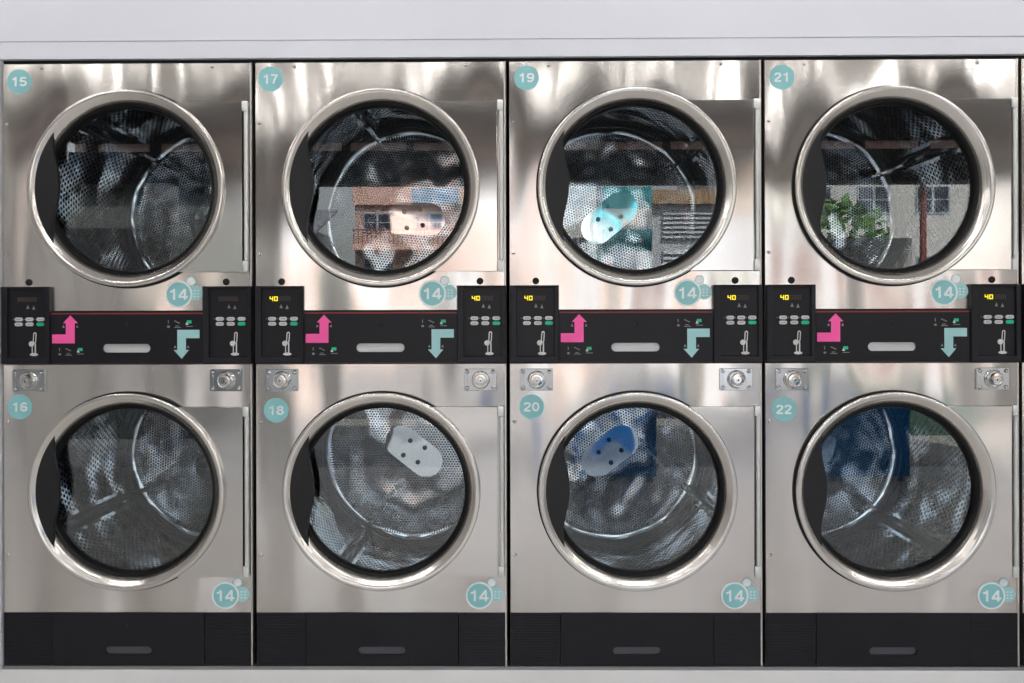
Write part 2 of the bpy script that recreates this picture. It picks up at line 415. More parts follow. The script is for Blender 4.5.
    def drawer(bm):
        yb = -.008 if upper else -.004
        px0, px1, pz0, pz1 = (X(101.1), X(149.4), Z(290), Z(281.4)) if upper else (X(102.3), X(149.5), Z(290.6), Z(282.6))
        # front face as a frame round the grip slot
        pl = pill(px0, px1, pz0, pz1, 10); cxp, czp = (px0 + px1) / 2, (pz0 + pz1) / 2
        x_0, x_1, z_0, z_1 = xa + .0008, xb - .0008, zl, zt - .0008
        al = sorted([(math.atan2(z - czp, x - cxp), (x, z)) for x, z in pl])
        crn = [(math.atan2(z - czp, x - cxp), (x, z)) for x in (x_0, x_1) for z in (z_0, z_1)]
        def border(a):
            c, s = math.cos(a), math.sin(a)
            kk = min((x_1 - cxp if c > 0 else x_0 - cxp) / c if abs(c) > 1e-9 else 1e9, (z_1 - czp if s > 0 else z_0 - czp) / s if abs(s) > 1e-9 else 1e9)
            return (cxp + kk * c, czp + kk * s)
        angs = sorted([(a, p, None) for a, p in al] + [(a, None, p) for a, p in crn], key=lambda t: t[0])
        inn, out = [], []
        for a, p, q in angs:
            if p is None:       # on the slot's straight side at the corner's angle: interpolate between neighbours
                c, s = math.cos(a), math.sin(a); hh = (pz1 - pz0) / 2
                best = None; L = len(al)
                for i in range(L):
                    (ax, az), (bx, bz) = al[i][1], al[(i + 1) % L][1]
                    dx, dz = bx - ax, bz - az; den = c * dz - s * dx
                    if abs(den) < 1e-12: continue
                    tt = ((ax - cxp) * dz - (az - czp) * dx) / den; uu = ((ax - cxp) * s - (az - czp) * c) / den
                    if tt > 0 and -1e-6 <= uu <= 1 + 1e-6: best = (cxp + tt * c, czp + tt * s)
                p = best
            inn.append(p); out.append(q if q else border(a))
        mk = lambda pts, y: [bm.verts.new((x, y, z)) for x, z in pts]
        r0, r1, r2, r3 = mk(out, .02), mk(out, yb), mk(inn, yb), mk(inn, yb + .012)
        n = len(inn)
        for mi, (a, b) in enumerate(((r0, r1), (r1, r2), (r2, r3))):
            for i in range(n):
                j = (i + 1) % n; f = bm.faces.new((a[i], a[j], b[j], b[i])); f.material_index = 0
    dw = P('lint_drawer', 'drawer', ['blackpanel'], drawer, smooth=20)
    def grip(bm):
        yb = -.008 if upper else -.004
        px0, px1, pz0, pz1 = (X(101.1), X(149.4), Z(290), Z(281.4)) if upper else (X(102.3), X(149.5), Z(290.6), Z(282.6))
        prism(bm, pill(px0 - .001, px1 + .001, pz0 - .001, pz1 + .001), yb + .008, yb + .011)
    P('drawer_grip', ('grip', extras and (upper or k in (0, 1, 2))), ['pocket' if upper else 'pocketdark'], grip, dw)['label'] = 'long rounded recessed finger slot'
    def key(bm):
        y = -.0095 if upper else -.0055
        prism(bm, circ(X(125.3), Z(262.4), .0078, 20), y, y + .002, 0, .0006); prism(bm, circ(X(125.3), Z(262.4), .0038, 14), y - .0006, y, 1)
    P('drawer_lock', 'key', ['hole', 'black'], key, dw)
    if not upper:
        for a, b in ((0.4, 49.5), (202.8, 251)):
            def sd(bm, a=a, b=b): box(bm, X(a), X(b), -.002, .02, zl, zt - .001, 0, .0006, 1)
            P('base_panel', ('sd', a), ['louvre'], sd, smooth=20)
        for u in (26.8, 225.4):
            lk_ = P('coin_box_lock', ('lock', u), ['bluechrome'], lambda bm, u=u: lock_plate(bm, X(u), Z(16.1)))
            P('lock_cylinder', ('lockc', u), ['chrome'], lambda bm, u=u: lock_cyl(bm, X(u) + (.0 if u < 100 else 0), Z(16.1)), lk_)
            for dx in (-13, 13):
                for dz in (-8, 8):
                    link('screw', cached('bscrew', 'screw', ['chrome'], lambda bm: lathe(bm, [(.0001, -.0105), (.004, -.0095), (.0065, -.006), (.0068, -.004)], n=14)), lk_, (X(u + dx - .5), 0, Z(16.1 + dz)))
            P('keyhole', ('lockk', u), ['hole'], lambda bm, u=u: (prism(bm, circ(X(u), Z(16.1), .0022, 10), -.0295, -.0288), box(bm, X(u) - .0009, X(u) + .0009, -.0295, -.0288, Z(16.1) - .005, Z(16.1) + .001)), lk_)
    else:
        def redl(bm): box(bm, xa + .001, xb - .001, -.0086, -.0079, Z(251.6), Z(250.2))
        P('red_line', 'red', ['red'], redl, dw)
        # modules
        for side, (u0, on) in enumerate(((.4, display), (202.4, display))):
            u1 = u0 + 48.6
            def mod(bm, u0=u0, u1=u1):
                a, b, c, d = X(u0), X(u1), Z(301.2), Z(224.0); i0, i1, j0, j1 = X(u0 + 6.2), X(u0 + 44.4), Z(295), Z(225.9)
                o = [(a, c), (b, c), (b, d), (a, d)]; i = [(i0, j0), (i1, j0), (i1, j1), (i0, j1)]
                mk = lambda p, y: [bm.verts.new((x, y, z)) for x, z in p]
                rs = [mk(o, .02), mk(o, -.0135), mk([(x + (.002 if x == a else -.002), z + (.002 if z == c else -.002)) for x, z in o], -.0155), mk(i, -.0145), mk([(x + (.001 if x == i0 else -.001), z + (.003 if z == j0 else -.001)) for x, z in i], -.0065)]
                for p, q in zip(rs, rs[1:]):
                    for n in range(4): bm.faces.new((p[n], p[(n + 1) % 4], q[(n + 1) % 4], q[n]))
                f = bm.faces.new(rs[-1]); f.material_index = 1
            md = P('control_panel', ('mod', side), ['black', 'blackpanel'], mod, smooth=0)
            def uL(u): return X(u0 + u)
            yf = -.0072
            # display digits
            on_, off_ = seven_mesh(uL, Z, yf, on)
            if on_ is not None:
                link('display_digits', cached(('digon', side), 'display_digits', ['digit_on'], on_), md, label='glowing yellow digits reading 40')
            link('display', cached(('digoff', side, on), 'display', ['digit_off' if on else 'digit_amber'], off_), md)
            for r in range(2):
                for c_ in range(3):
                    g = r == 1 and c_ == 2
                    def bt(bm, r=r, c_=c_, g=g):
                        uc, vc = 16.8 + 10.95 * c_, 256.6 + 4.95 * r
                        prism(bm, pill(uL(uc - 4.0), uL(uc + 4.0), Z(vc + 1.9), Z(vc - 1.9), 5), yf - .003, yf + .001, 0, .0006)
                        if not g: box(bm, uL(uc - 2.2), uL(uc + 2.2), yf - .0033, yf - .003, Z(vc + .3), Z(vc - .3), 1)
                    link('button', cached(('bt', side, r, c_), 'button', ['green', 'green'] if g else ['button', 'buttonmark'], bt), md, label='green start button' if g else None)
            def ic(bm):
                for u_, v_, m_ in ((25.8, 244.6, 0), (31.7, 245.4, 0)):
                    prism(bm, [(uL(u_ - 1.6), Z(v_ + 1.4)), (uL(u_ + 1.6), Z(v_ + 1.4)), (uL(u_), Z(v_ - 2.6))], yf, yf + .0005, 0)
                for u_ in (10.8, 21.8, 32.8):
                    prism(bm, circ(uL(u_ + .3), Z(256.6), .0016, 8), yf, yf + .0005, 0)
            link('panel_marks', cached(('ic', side), 'panel_marks', ['icongrey'], ic), md)
            def coin(bm):
                # slot outline, coin, stems and tray of the printed coin sign
                u_, v_ = 32.6, 275.2
                o = pill(-5.6 * S, 5.6 * S, -1.7 * S, 1.7 * S, 6); i = pill(-4.5 * S, 4.5 * S, -.75 * S, .75 * S, 6)
                rot = lambda p: (uL(u_) - p[1] + p[0] * .06, Z(v_) + p[0])
                a = [bm.verts.new((*[rot(p)[0]], yf, rot(p)[1])) for p in o]; b = [bm.verts.new((rot(p)[0], yf, rot(p)[1])) for p in i]
                for n in range(len(a)): bm.faces.new((a[n], a[(n + 1) % len(a)], b[(n + 1) % len(a)], b[n]))
                prism(bm, circ(uL(29.4), Z(281.2), 2.7 * S, 16), yf - .0004, yf + .0005)
                for uu, w_ in ((30.1, .45), (33.2, .6)): box(bm, uL(uu - w_), uL(uu + w_), yf, yf + .0005, Z(290.5), Z(280.8))
                e = [(uL(31.8) + 4.2 * S * math.cos(t), Z(291.8) + 1.5 * S * math.sin(t)) for t in [2 * PI * n / 18 for n in range(18)]]
                prism(bm, e, yf - .0004, yf + .0005)
            link('coin_sign', cached(('coin', side), 'coin_sign', ['iconwhite'], coin, uv=True), md, label='white printed coin insert sign')
            def hol(bm): prism(bm, circ(X(26.2 if side == 0 else 224.8), Z(219.5), .0108, 20), -.0018, .001, 0, .0008)
            P('screw_hole', ('hol', side), ['hole'], hol)
        # arrows on the drawer
        y = -.0088
        def pk(bm):
            p = [(50.8, 280.7), (73.6, 280.7), (73.6, 260.5), (76.8, 260.5), (69.1, 252.7), (61.8, 260.5), (64.6, 260.5), (64.6, 271.7), (50.8, 271.7)]
            prism(bm, [(X(u), Z(v)) for u, v in p], y, y + .0007)
        P('arrow_decal', 'pk', ['pink'], pk, dw, smooth=0)['label'] = 'pink arrow turning up to the upper door'
        def ta(bm):
            p = [(176.5, 267.4), (198.8, 267.4), (198.8, 275.8), (185.2, 275.8), (185.2, 287.5), (188.2, 287.5), (180.9, 296.3), (172.8, 287.5), (176.5, 287.5)]
            prism(bm, [(X(u), Z(v)) for u, v in p], y, y + .0007)
        P('arrow_decal', 'ta', ['tealarrow'], ta, dw, smooth=0)['label'] = 'pale teal arrow turning down to the lower door'
        def marks(bm):
            q = lambda u0, u1, v0, v1, mi=0: box(bm, X(u0), X(u1), -.0085, -.0079, Z(v1), Z(v0), mi)
            for ox, oy in ((0, 0), (109.3, -27.4)):
                q(57.9 + ox, 58.6 + ox, 285.2 + oy, 288.4 + oy); q(57.2 + ox, 59.6 + ox, 290.6 + oy, 292.6 + oy)
                for n in range(3): q(64.2 + 1.9 * n + ox, 65.9 + 1.9 * n + ox, 285.6 + n * .9 + oy, 286.6 + n * .9 + oy)
                q(65.4 + ox, 68.6 + ox, 290.6 + oy, 291.3 + oy); q(64.2 + ox, 70.6 + ox, 292.1 + oy, 292.8 + oy)
                q(76.8 + ox, 81.4 + ox, 285.3 + oy, 288.4 + oy, 1)
                q(76 + ox, 82.6 + ox, 291.0 + oy, 291.7 + oy)
                prism(bm, [(X(75.6 + ox), Z(289.8 + oy)), (X(78.6 + ox), Z(289.8 + oy)), (X(76.6 + ox), Z(287 + oy))], -.0092, -.0079, 2)
            for u_, v_ in ((62.2, 264), (76.0, 264), (174.3, 284.5), (187.4, 284.5)):
                prism(bm, [(X(u_ - 1.3), Z(v_ + 1)), (X(u_ + 1.3), Z(v_ + 1)), (X(u_), Z(v_ - 1.8))], -.0083, -.0079)
        P('printed_marks', 'marks', ['icongrey', 'green', 'iconwhite'], marks, dw, smooth=0)
    # stickers
    if number:
        nu, nv = numpos
        st = link('number_sticker', cached('nst', 'number_sticker', ['teal'], lambda bm: prism(bm, circ(0, 0, 12.4 * S, 40), -.0012, 0)), root, (X(nu), 0, Z(nv)), 'round teal sticker numbered ' + number)
        link('sticker_number', number_mesh(number, .0290), st, (0, -.0016, 0))
    if extras:
        su, sv = (177.2, 231.9) if upper else (223.4, 231.6)
        cs = link('capacity_sticker', cached('cst', 'capacity_sticker', ['white', 'teal', 'tealarrow'], cap_sticker), root, (X(su), 0, Z(sv)), 'teal bubble sticker reading 14')
        link('sticker_number', number_mesh('14', .0345), cs, (-.001, -.0034, 0))
    return root

def cap_sticker(bm):
    prism(bm, circ(16.6 * S, 1.2 * S, 7.6 * S, 32), -.0012, 0, 2)
    for i, (w, z) in enumerate(((2.6, 3.6), (2.2, .6), (2.8, -2.4))):
        for j in range(2):
            u = 16.0 + j * 3.6
            box(bm, (u - w / 3) * S, (u + w / 3) * S, -.0015, -.0012, (z - .5) * S, (z + .5) * S, 0)
    prism(bm, circ(12.2 * S, 13.1 * S, 4.7 * S, 24), -.0011, 0, 2); prism(bm, circ(12.2 * S, 13.1 * S, 3.9 * S, 24), -.0018, -.0011, 0)
    prism(bm, circ(0, 0, 13.6 * S, 48), -.0022, 0, 0); prism(bm, circ(0, 0, 11.9 * S, 48), -.0029, -.0022, 1)

def lock_plate(bm, x, z):
    box(bm, x - 15.5 * S, x + 16 * S, -.0045, 0, z - 11 * S, z + 11 * S, 0, .001, 1)
    # raised inner strap on the left with its fold
    box(bm, x - 16.6 * S, x - 13.4 * S, -.0065, 0, z - 10.5 * S, z + 10.5 * S, 0, .001, 1)
def lock_cyl(bm, x, z):
    lathe(bm, [(.0290, -.0045), (.0285, -.009), (.0268, -.0105), (.0225, -.0085), (.0205, -.0085), (.0195, -.024), (.0178, -.0270), (.0120, -.0275), (.0110, -.0255), (.0062, -.0255), (.0055, -.0288), (.0001, -.0290)], x, z, 40)

def build_drum(bm):
    l = bm.loops.layers.uv.verify(); n = 192
    prof = [(.30, DY0 - .003, 0), (.368, DY0 - .003, 0), (DR, DY0 + .008, 0), (DR, DY0 + .055, 1), (DR, .40, 1), (DR, DY1 - .075, 0), (DR, DY1 - .045, 0), (DR - .006, DY1 - .022, 0),
            (DR - .018, DY1 - .008, 0), (DR - .036, DY1 - .001, 0), (DR - .05, DY1, 1), (.0, DY1, 1)]
    rings = []
    for r, y, m_ in prof[:-1]:
        rings.append([bm.verts.new((r * math.cos(2 * PI * i / n), y, r * math.sin(2 * PI * i / n))) for i in range(n)])
    for j in range(len(rings) - 1):
        mi = prof[j][2]
        for i in range(n):
            k = (i + 1) % n
            f = bm.faces.new((rings[j][i], rings[j][k], rings[j + 1][k], rings[j + 1][i]))
            # plain strips either side of each lifting rib
            a = (i + .5) / n * 360 % 120; a = min(a, 120 - a)
            f.material_index = 0 if mi == 0 or a < 6 else (2 if j < 6 else 1)
            if j > 8: f.material_index = 1
            for lp, ii in zip(f.loops, (i, i + 1, i + 1, i)):
                lp[l].uv = (2 * PI * ii / n * DR, lp.vert.co.y)
    f = bm.faces.new(rings[-1]); f.material_index = 1
    for lp in f.loops: lp[l].uv = (lp.vert.co.x, lp.vert.co.z)
    f.normal_update()
    if f.normal.y > 0: f.normal_flip()
    for f in bm.faces:
        if f is bm.faces: continue
    bm.faces.ensure_lookup_table()

def build_rib(bm):
    """folded lifting rib running the depth of the drum, on the +x side"""
    pr = [(DR + .001, -.026), (DR - .010, -.014), (DR - .050, -.010), (DR - .060, -.008), (DR - .066, 0), (DR - .060, .008), (DR - .050, .010), (DR - .010, .014), (DR + .001, .026)]
    ys = [DY0 + .01, DY0 + .04, DY1 - .05, DY1 - .004]; sc_ = [.25, 1, 1, .9]
    rs = []
    for y, s in zip(ys, sc_): rs.append([bm.verts.new((DR + (x - DR) * s, y, z)) for x, z in pr])
    for a, b in zip(rs, rs[1:]):
        for i in range(len(pr) - 1): bm.faces.new((a[i], a[i + 1], b[i + 1], b[i]))
    bm.faces.new(rs[0]); bm.faces.new(rs[-1][::-1])

def build_hub(bm):
    # capsule shaped plate, slightly dished
    L, w = .130, .066
    out = circ(L - w, 0, w, 24, -PI / 2, PI / 2, True) + circ(-(L - w), 0, w, 24, PI / 2, 3 * PI / 2, True)
    prism(bm, out, DY1 - .004, DY1 - .0005, 0, .002)

SEG = {'0': 'abcdef', '4': 'bcfg', '8': 'abcdefg'}
def seven(bm, uL, Z, y, u, v, ch, w=3.0, h=4.4, t=.62, mi=0):
    x0, x1, z0, z1 = u, u + w, v + h, v
    zm = v + h / 2
    segs = {'a': (x0, x1, z1, z1 + t), 'd': (x0, x1, z0 - t, z0), 'g': (x0, x1, zm - t / 2, zm + t / 2), 'f': (x0, x0 + t, z1, zm), 'e': (x0, x0 + t, zm, z0),
            'b': (x1 - t, x1, z1, zm), 'c': (x1 - t, x1, zm, z0)}
    for s in SEG[ch]:
        a, b, c, d = segs[s]; box(bm, uL(a), uL(b), y, y + .0005, Z(max(c, d)), Z(min(c, d)), mi)
def seven_mesh(uL, Z, y, on):
    v = 234.3
    def f_on(bm):
        seven(bm, uL, Z, y, 14.3, v, '4', 3.6, 4.6, .9); seven(bm, uL, Z, y, 18.8, v, '0', 3.6, 4.6, .9)
    def f_off(bm):
        for u in ([24.0, 28.0, 32.0] if on else [15.6, 19.6, 23.6, 27.6, 31.6]): seven(bm, uL, Z, y, u, v, '8')
    return (f_on if on else None), f_off

# ribs and plates turn differently in every drum; angles measured anticlockwise from the right
SPEC = [  # upper?, column, rib angle, hub plate angle, number, number position, display, lettering, label
    (1, 0, 135, 20, '15', (16.9, 17.9), False, None, 'upper stainless steel tumble dryer with round sticker numbered 15, displays unlit'),
    (0, 0, -153, 60, '16', (16.8, 42.5), False, None, 'lower stainless steel tumble dryer with round sticker numbered 16'),
    (1, 1, 113, -3, '17', (15.6, 16.5), True, None, 'upper stainless steel tumble dryer with round sticker numbered 17, pink building mirrored in its glass'),
    (0, 1, -121, -38, '18', (20.4, 46.3), True, (-.091, -.172, 47), 'lower stainless steel tumble dryer with round sticker numbered 18'),
    (1, 2, 38, 40, '19', (17.3, 16.6), True, None, 'upper stainless steel tumble dryer with round sticker numbered 19'),
    (0, 2, -25, 38, '20', (21.7, 43.2), True, (.205, -.055, -47), 'lower stainless steel tumble dryer with round sticker numbered 20'),
    (1, 3, 150, 50, '21', (17.4, 17.3), True, None, 'upper stainless steel tumble dryer with round sticker numbered 21'),
    (0, 3, -42, 15, '22', (18.6, 46.2), True, None, 'lower stainless steel tumble dryer with round sticker numbered 22'),
]
for up, k, rib, cap, num, pos, disp, txt, lab in SPEC:
    make_dryer('tumble_dryer', bool(up), k, rib, cap, lab, num, pos, disp, txt)
make_dryer('tumble_dryer', True, 4, 80, 10, 'upper steel dryer cut off by the right edge, right of dryer 21', None, display=True, extras=False)
make_dryer('tumble_dryer', False, 4, 60, 10, 'lower steel dryer cut off by the right edge, right of dryer 22', None, display=True, extras=False)

# ------------------------------------------------------------------ the setting
XL, XR = -2.2, 6.6
bm = bmesh.new(); box(bm, XL, XR, -.006, .12, TOPZ + .013, CEIL); box(bm, XL, XR, -.010, -.005, TOPZ + .068, CEIL - .001); struct('wall_back', bm, ['wall'])
bm = bmesh.new(); box(bm, XL, 4 * PITCH + W + .1, .012, 1.05, TOPZ + .0005, TOPZ + .013); struct('trim_1', bm, ['hole'])  # near-black strip: shade of the gap above the dryers put in as colour
bm = bmesh.new(); box(bm, -.30, -.0035, -.012, .1, BOTZ - .01, TOPZ + .013); struct('trim_2', bm, ['jamb'])
bm = bmesh.new(); box(bm, XL, XR, -.006, .3, FLOORZ, BOTZ - .012, 0, .003, 2); box(bm, XL, XR, .3, 1.05, FLOORZ, BOTZ - .012); struct('baseboard_back', bm, ['plinth'])
bm = bmesh.new(); box(bm, -.01, 5 * PITCH + .02, -.003, 1.03, BOTZ - .012, BOTZ - .0008); struct('trim_3', bm, ['metalgrey'])
bm = bmesh.new(); box(bm, XL, XR, FRONT, 1.05, FLOORZ - .15, FLOORZ); struct('floor', bm, ['floor'])
bm = bmesh.new(); box(bm, XL, XR, FRONT, 1.2, CEIL, CEIL + .2); struct('ceiling', bm, ['ceil'])
bm = bmesh.new(); box(bm, XL - .15, XL, FRONT, 1.2, FLOORZ - .15, CEIL + .2); struct('wall_left', bm, ['roomwall'])
bm = bmesh.new(); box(bm, XR, XR + .15, FRONT, 1.2, FLOORZ - .15, CEIL + .2); struct('wall_right', bm, ['roomwall'])
bm = bmesh.new(); box(bm, XL - .15, XR + .15, 1.05, 1.2, FLOORZ, CEIL + .2); struct('wall_rear', bm, ['roomwall'])
# open shop front: shutter box, frosted transom strip with its bars
bm = bmesh.new(); box(bm, XL, XR, FRONT - .25, FRONT - .02, 1.17, 1.44); box(bm, XL, XR, FRONT - .25, FRONT - .02, 1.53, CEIL + .2); struct('wall_front', bm, ['dark'])
bm = bmesh.new(); box(bm, XL, XR, FRONT - .14, FRONT - .13, 1.44, 1.53); struct('window_1', bm, ['transom'])
bm = bmesh.new()
x = XL + .15
while x < XR: box(bm, x, x + .05, FRONT - .16, FRONT - .015, 1.425, 1.545); x += .545
struct('trim_4', bm, ['dark'])
for i, (x, w) in enumerate(((-1.55, .22), (6.0, .22))):
    bm = bmesh.new(); box(bm, x, x + w, FRONT - .2, FRONT, FLOORZ, 1.17); struct('trim_%d' % (5 + i), bm, ['roomwall'])

# ceiling tube lights (mirrored as pale streaks on the upper panels)
def tube_mesh(bm):
    box(bm, -.045, .045, -.62, .62, -.045, 0, 0, .004, 1)
def tube_glow(bm):
    n = 12; vs = [[bm.verts.new((.016 * math.cos(2 * PI * i / n), y, -.065 + .016 * math.sin(2 * PI * i / n))) for i in range(n)] for y in (-.58, .58)]
    for i in range(n): bm.faces.new((vs[0][i], vs[0][(i + 1) % n], vs[1][(i + 1) % n], vs[1][i]))
    bm.faces.new(vs[0]); bm.faces.new(vs[1][::-1])
tubes = [(.15, -3.0, 'facing dryer 15'), (1.25, -3.0, 'left of the camera, above dryer 17'), (2.25, -3.0, 'right of the camera, facing dryer 19'), (3.5, -3.0, 'facing dryer 21'), (4.7, -3.0, 'facing the right end of the row'),
         (-1.2, -3.0, 'at the far left, beside the left wall'), (5.7, -3.0, 'at the far right, beside the right wall')]
for x, y, w in tubes:
    t = thing('ceiling_light', 'white tube light on the ceiling, ' + w, 'ceiling light', (x, y, CEIL - .001), 'tube lights on the ceiling')
    link('lamp_housing', cached('tm', 'lamp_housing', ['lampbody'], tube_mesh), t); link('lamp_tube', cached('tg', 'lamp_tube', ['tube'], tube_glow), t)

for x, w in ((-.8, 'above dryer 15'), (.8, 'above dryer 17'), (2.4, 'above dryer 19'), (4.0, 'above dryer 21'), (5.6, 'beyond dryer 21')):  # added lamps, out of sight, that brighten the wall and stickers
    t = thing('ceiling_light', 'white tube light added unseen to brighten the wall, ' + w, 'ceiling light', (x, -1.25, CEIL - .001), 'tube lights on the ceiling', PI / 2)
    link('lamp_housing', cached('tm', 'lamp_housing', ['lampbody'], tube_mesh), t); link('lamp_tube', cached('tgn', 'lamp_tube', ['tubeadded'], tube_glow), t)

# blue benches added behind the camera, shaped for their reflection in the drums
def bench(x, lab):
    t = thing('bench', lab, 'bench', (x, -4.0, FLOORZ), 'blue benches added for reflections')
    bm = bmesh.new(); box(bm, -.31, .31, -.2, .2, .04, .50, 0, .01); link('base', finish(bm, 'base', ['blue']), t)
    bm = bmesh.new(); box(bm, -.32, .32, -.21, .21, .501, .57, 0, .02); link('seat', finish(bm, 'seat', ['blue']), t)
    for sx in (-.26, .26):
        for sy in (-.15, .15):
            bm = bmesh.new(); box(bm, sx - .02, sx + .02, sy - .02, sy + .02, 0, .042); link('foot', finish(bm, 'foot', ['metalgrey'], 0), t)
bench(2.36, 'blue plastic bench added for the blue reflection in the drum of dryer 20')
bench(4.28, 'blue plastic bench added for the blue reflection in the glass of dryer 22')

# street
bm = bmesh.new(); box(bm, -40, 45, -8.5, FRONT, FLOORZ - .3, FLOORZ - .05); struct('pavement', bm, ['pave'])
bm = bmesh.new(); box(bm, -80, 80, -110, -8.5, FLOORZ - .4, FLOORZ - .2); struct('road', bm, ['asphalt'])
G = FLOORZ - .2
def facade(name, label, x0, x1, y, depth, ztop, mt, wins, trims=(), group=None):
    t = thing(name, label, 'building', ((x0 + x1) / 2, y - depth / 2, G)); ox, oy = -(x0 + x1) / 2, -(y - depth / 2)
    L = lambda nm, bm, ms: link(nm, finish(bm, nm, ms, 0), t)
    bm = bmesh.new(); box(bm, x0 + ox, x1 + ox, -depth / 2, depth / 2, 0, ztop - G); L('wall', bm, [mt])
    for a, b, c, d in wins:
        bm = bmesh.new(); yy = depth / 2
        box(bm, a + ox, b + ox, yy, yy + .06, c - G, d - G, 0)
        n = max(1, round((b - a) / .65))
        for i in range(n):
            w_ = (b - a) / n; box(bm, a + ox + i * w_ + .06, a + ox + (i + 1) * w_ - .06, yy + .06, yy + .075, c - G + .07, (c + d) / 2 - G - .03, 1)
            box(bm, a + ox + i * w_ + .06, a + ox + (i + 1) * w_ - .06, yy + .06, yy + .075, (c + d) / 2 - G + .03, d - G - .07, 1)
        L('window', bm, ['winframe', 'winglass'])
    for nm, a, b, c, d, dp, ms in trims:
        bm = bmesh.new(); box(bm, a + ox, b + ox, depth / 2, depth / 2 + dp, c - G, d - G); L(nm, bm, [ms])
    return t
tb = facade('building', 'pink rendered building across the street with balcony, mirrored in dryer 17', -6.0, -.9, -37, 8, 6.15, 'pinkwall',
       [(-5.6, -4.3, 4.1, 5.0), (-3.2, -1.9, 4.1, 5.0), (-5.6, -4.3, 2.0, 2.9), (-3.2, -1.9, 2.0, 2.9), (-5.0, -3.8, -.9, 1.2)],
       [('parapet', -6.05, -.85, 5.35, 6.2, .25, 'pinktrim'), ('signboard', -3.3, -1.2, 5.4, 6.1, .32, 'bluesign'), ('balcony_slab', -5.9, -1.0, 3.2, 3.45, 1.1, 'pinktrim')])
bm = bmesh.new(); oy = 4 + 1.05
for i in range(25): xx = -2.4 + i * .2; box(bm, xx - .02, xx + .02, oy - .02, oy + .02, 3.45 - G, 4.1 - G)
box(bm, -2.45, 2.45, oy - .03, oy + .03, 4.08 - G, 4.15 - G); link('balcony_rail', finish(bm, 'balcony_rail', ['redpaint'], 0), tb)
hs_ = facade('building', 'grey house with a tin roof left of the pink building', -14, -5.6, -27.3, 3, 3.2, 'greywall', [(-7.3, -6.2, 1.6, 2.6), (-9.5, -8.2, 1.6, 2.6)], ())
bm = bmesh.new()
vs = [bm.verts.new(p) for p in ((-4.4, 2.0, 3.1 - G), (4.4, 2.0, 3.1 - G), (4.4, -1.6, 4.3 - G), (-4.4, -1.6, 4.3 - G), (-4.4, 2.0, 3.0 - G), (4.4, 2.0, 3.0 - G), (4.4, -1.6, 4.2 - G), (-4.4, -1.6, 4.2 - G))]
for f in ((0, 1, 2, 3), (7, 6, 5, 4), (0, 4, 5, 1), (1, 5, 6, 2), (2, 6, 7, 3), (3, 7, 4, 0)): bm.faces.new([vs[i] for i in f])
link('roof', finish(bm, 'roof', ['tin'], 0), hs_)
facade('building', 'pale apartment block at the back between the pink and the grey buildings', -.6, 9.0, -52, 9, 7.2, 'whitewall',
       [(0.3 + 2.2 * i, 1.6 + 2.2 * i, z, z + 1.1) for i in range(4) for z in (1.2, 4.2)], [('ledge', -.7, 9.1, 3.3, 3.6, .5, 'pinktrim')])
sh = facade('building', 'low grey shuttered building with a rusty gutter, mirrored in dryer 19', 4.35, 8.3, -17.3, 5, 2.72, 'louvregrey', [], [('gutter', 4.3, 8.4, 2.68, 3.0, .25, 'rust')])
for z0, z1 in ((1.9, 2.55), (.9, 1.65), (-.1, .7)):
    for xx in (4.95, 6.9):
        bm = bmesh.new(); ox = -(4.35 + 8.3) / 2
        n = 6
        for i in range(n):
            a = z0 + (z1 - z0) * i / n - G; bb = a + (z1 - z0) / n * .92
            v = [bm.verts.new(p) for p in ((xx + ox, 2.62, a), (xx + 1.6 + ox, 2.62, a), (xx + 1.6 + ox, 2.52, bb), (xx + ox, 2.52, bb), (xx + ox, 2.5, a), (xx + 1.6 + ox, 2.5, a))]
            bm.faces.new(v[:4]); bm.faces.new((v[0], v[4], v[5], v[1]))
        link('shutter', finish(bm, 'shutter', ['louvregrey'], 0), sh)
facade('building', 'tall pale building far behind on the right', 10.0, 22, -34, 9, 9.5, 'whitewall', [(11 + 2.5 * i, 12.4 + 2.5 * i, z, z + 1.2) for i in range(4) for z in (1.5, 4.5, 7)], ())

# market stall on the pavement to the right
st = thing('market_stall', 'street stall under a blue canvas awning, mirrored in dryer 21', 'stall', (5.6, -7.3, FLOORZ - .05))
bm = bmesh.new()
v = [bm.verts.new(p) for p in ((-1.2, .9, 2.83), (1.2, .9, 2.83), (1.2, -.9, 3.15), (-1.2, -.9, 3.15), (-1.2, .9, 2.81), (1.2, .9, 2.81), (1.2, -.9, 3.13), (-1.2, -.9, 3.13))]
for f in ((0, 1, 2, 3), (7, 6, 5, 4), (0, 4, 5, 1), (1, 5, 6, 2), (2, 6, 7, 3), (3, 7, 4, 0)): bm.faces.new([v[i] for i in f])
box(bm, -1.2, 1.2, .9, .91, 2.72, 2.83); link('awning', finish(bm, 'awning', ['awning'], 0), st)
for sx in (-1.1, 1.1):
    for sy, h in ((.8, 2.83), (-.8, 3.1)):
        bm = bmesh.new(); box(bm, sx - .03, sx + .03, sy - .03, sy + .03, 0, h); link('post', finish(bm, 'post', ['redpaint'], 0), st)
bm = bmesh.new(); box(bm, -1.0, 1.0, -.2, .5, .8, .86); box(bm, -1.0, 1.0, .44, .5, 0, .8); link('counter', finish(bm, 'counter', ['greenpaint'], 0), st)
bm = bmesh.new(); box(bm, -.9, .9, -.72, -.66, 1.9, 2.3); link('signboard', finish(bm, 'signboard', ['whitefabric'], 0), st)
bm = bmesh.new(); box(bm, -1.0, 1.0, -.7, -.66, 1.2, 1.75); link('shelf', finish(bm, 'shelf', ['redpaint'], 0), st)

